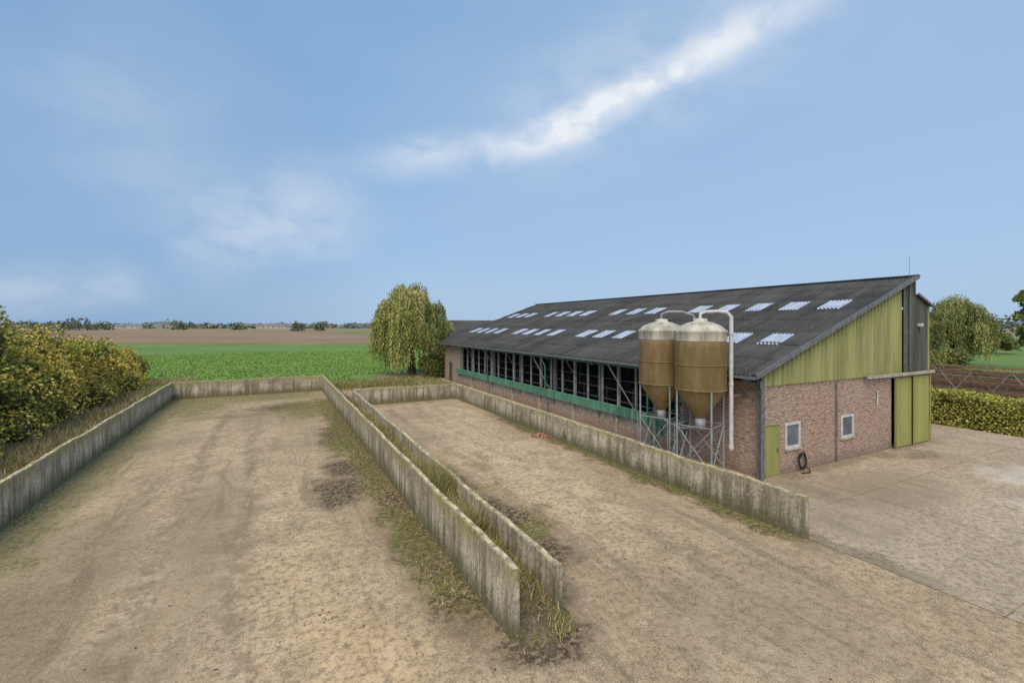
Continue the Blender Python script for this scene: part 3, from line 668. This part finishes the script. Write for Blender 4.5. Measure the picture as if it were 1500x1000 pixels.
mb.add([(20.0,50,4.6),(20.0,58,4.6),(20.0,54,6.3)],[(0,1,2)],M_dgreen)
mb.build('annex_walls_and_roof',an)

# ---------------- feed silos
def silo_mat():
    m,t,b,pos=newmat('ochre_fibreglass'); s=t.new('ShaderNodeSeparateXYZ'); t.put(s.inputs[0],pos)
    n=t.noise(t.scale(pos,1,1,.18),3,5,.65); n2=t.noise(pos,1.2,4)
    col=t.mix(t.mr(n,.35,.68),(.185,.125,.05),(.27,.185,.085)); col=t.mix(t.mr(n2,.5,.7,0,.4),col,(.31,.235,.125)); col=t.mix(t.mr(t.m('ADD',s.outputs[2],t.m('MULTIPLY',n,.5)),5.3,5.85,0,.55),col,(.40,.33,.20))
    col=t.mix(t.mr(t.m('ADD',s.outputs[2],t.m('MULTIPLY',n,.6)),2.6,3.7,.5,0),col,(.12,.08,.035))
    t.put(b.inputs['Base Color'],col); b.inputs['Roughness'].default_value=.65; b.inputs['Specular IOR Level'].default_value=.2; return m
M_silo=silo_mat(); M_cap=simple('weathered_white_cap',(.50,.455,.36),.35,.7,2.5,streak=True)
def silo(cx,cy,dz=0):
    e=empty('feed_silo'); R=.96; mb=MB()
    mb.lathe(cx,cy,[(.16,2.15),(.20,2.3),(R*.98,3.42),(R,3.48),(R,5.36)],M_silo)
    mb.lathe(cx,cy,[(R+.012,5.36),(R+.015,5.68),(R+.03,5.70),(R+.03,5.76),(R-.04,5.80),(R*.8,5.94),(R*.5,6.06),(.26,6.12),(.26,6.22),(.02,6.25)],M_cap)
    for zz in (3.46,4.42): mb.lathe(cx,cy,[(R+.002,zz-.03),(R+.022,zz-.02),(R+.022,zz+.02),(R+.002,zz+.03)],M_silo)
    mb.lathe(cx,cy,[(.02,1.85),(.2,1.85),(.2,2.3),(.17,2.3)],M_steel,20)
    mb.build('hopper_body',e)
    mb=MB(); L=[]
    for k in range(4):
        a=math.pi/4+k*math.pi/2+.35; x,y=cx+(R-.02)*math.cos(a),cy+(R-.02)*math.sin(a); L.append((x,y)); mb.tube([(x,y,0),(x,y,3.43)],.038,M_steel,8); mb.box(x-.09,x+.09,y-.09,y+.09,.012,.03,M_steel)
    for k in range(4):
        a,b_=L[k],L[(k+1)%4]
        mb.tube([(a[0],a[1],.35),(b_[0],b_[1],2.0)],.02,M_steel,6); mb.tube([(b_[0],b_[1],.35),(a[0],a[1],2.0)],.02,M_steel,6); mb.tube([(a[0],a[1],2.05),(b_[0],b_[1],2.05)],.022,M_steel,6)
    for s_ in (-.18,.18): mb.tube([(cx-R-.1,cy+.5+s_,.4),(cx-R-.1,cy+.5+s_,2.2)],.015,M_steel,6)
    mb.build('support_frame',e)
    return e
s1=silo(15.1,12.92); s2=silo(15.1,14.98)
mb=MB()
arc=[(15.1,12.92,6.2),(15.1,12.92,6.42),(15.25,12.8,6.50),(15.6,12.5,6.52),(15.85,12.3,6.48),(15.98,12.2,6.3),(15.98,12.2,5.5),(15.98,12.2,1.1)]
mb.tube(arc,[.06,.06,.06,.06,.065,.075,.08,.08],M_pvc,12)
for zz in (1.15,3.6,5.6): mb.tube([(15.98,12.2,zz),(15.98,12.2,zz+.12)],.095,M_pvc,12)
mb.beam((15.98,12.2,3.2),(16.86,12.2,3.2),.04,.04,M_steel)
mb.build('filling_pipe',s1)
mb=MB(); mb.tube([(15.1,14.98,6.2),(15.1,14.98,6.45),(15.3,14.8,6.55),(15.8,14.5,6.55),(16.15,14.2,6.4),(16.2,14.1,6.1),(16.2,14.1,5.0)],.05,M_steel,10)
mb.tube([(15.1,14.98,1.9),(15.6,15.2,1.9),(16.86,15.4,2.4)],.06,M_green,10); mb.build('filling_pipe',s2)
mb=MB(); mb.tube([(15.1,12.92,1.9),(15.1,13.9,1.7),(15.1,14.98,1.9)],.05,M_steel,8); mb.build('auger',s1)

# ---------------- small items
mb=MB(); M_rub=simple('black_rubber',(.02,.02,.02),.3,.7)
for r,zc in ((.26,.45),(.22,.42)):
    pts=[(19.25+r*math.cos(a),11.38+.02*math.sin(a*3),zc+r*1.3*math.sin(a)) for a in np.linspace(0,6.28,20)]; mb.tube(pts,.028,M_rub,8)
mb.tube([(19.45,11.36,.2),(19.6,11.3,.05),(19.3,11.1,.035),(18.9,11.2,.035)],.022,M_rub,6)
mb.build('garden_hose')
mb=MB(); M_red=simple('red_clay',(.40,.19,.13),.3,.8,8)
px,py=P(795,640)
for _ in range(9):
    a=Vector((px+random.uniform(-.35,.3),py+random.uniform(-.25,.25),.01)); s=random.uniform(.07,.16); mb.beam(a,a+Vector((random.uniform(-1,1)*s*2,random.uniform(-1,1)*s*2,s)),s,s*.8,M_red)
mb.build('brick_rubble',None,.01)
M_rust=simple('rusty_steel',(.23,.135,.085),.45,.85,4)
e=empty('steel_truss_stack'); mb=MB()
for L in range(7):
    for k in range(5):
        x=39+k*.85+random.uniform(-.1,.1); z0=.3+L*.42+random.uniform(-.03,.03); ya=4+random.uniform(-1.5,1.5); yb=26+random.uniform(-2,2)
        mb.beam((x,ya,z0),(x,yb,z0+random.uniform(-.05,.05)),.10,.12,M_rust if random.random()<.75 else M_wood)
for k in range(26):
    y=4+k*.85; mb.beam((38.9,y,1.9 if k%2 else 3.1),(38.9,y+.85,3.1 if k%2 else 1.9),.05,.05,M_steel if k%3 else M_rust)
    mb.beam((39+random.random()*3.4,y,3.25),(39+random.random()*3.4,y+1.5,3.25),.07,.07,M_rust)
mb.beam((38.9,3,3.12),(38.9,27,3.12),.09,.1,M_rust); mb.beam((38.9,3,1.88),(38.9,27,1.88),.09,.1,M_rust)
for y in (6,12,18,24): mb.box(38.8,43,y,y+.2,0,.24,M_wood)
mb.build('trusses',e)
e=empty('wire_fence'); mb=MB()
for y in np.arange(-4,45,3): mb.tube([(47,y,0),(47,y,1.3)],.05,M_wood,6)
for z_ in (.5,.85,1.2): mb.tube([(47,-4,z_),(47,44,z_)],.012,M_steel,4)
mb.build('posts_and_wires',e)
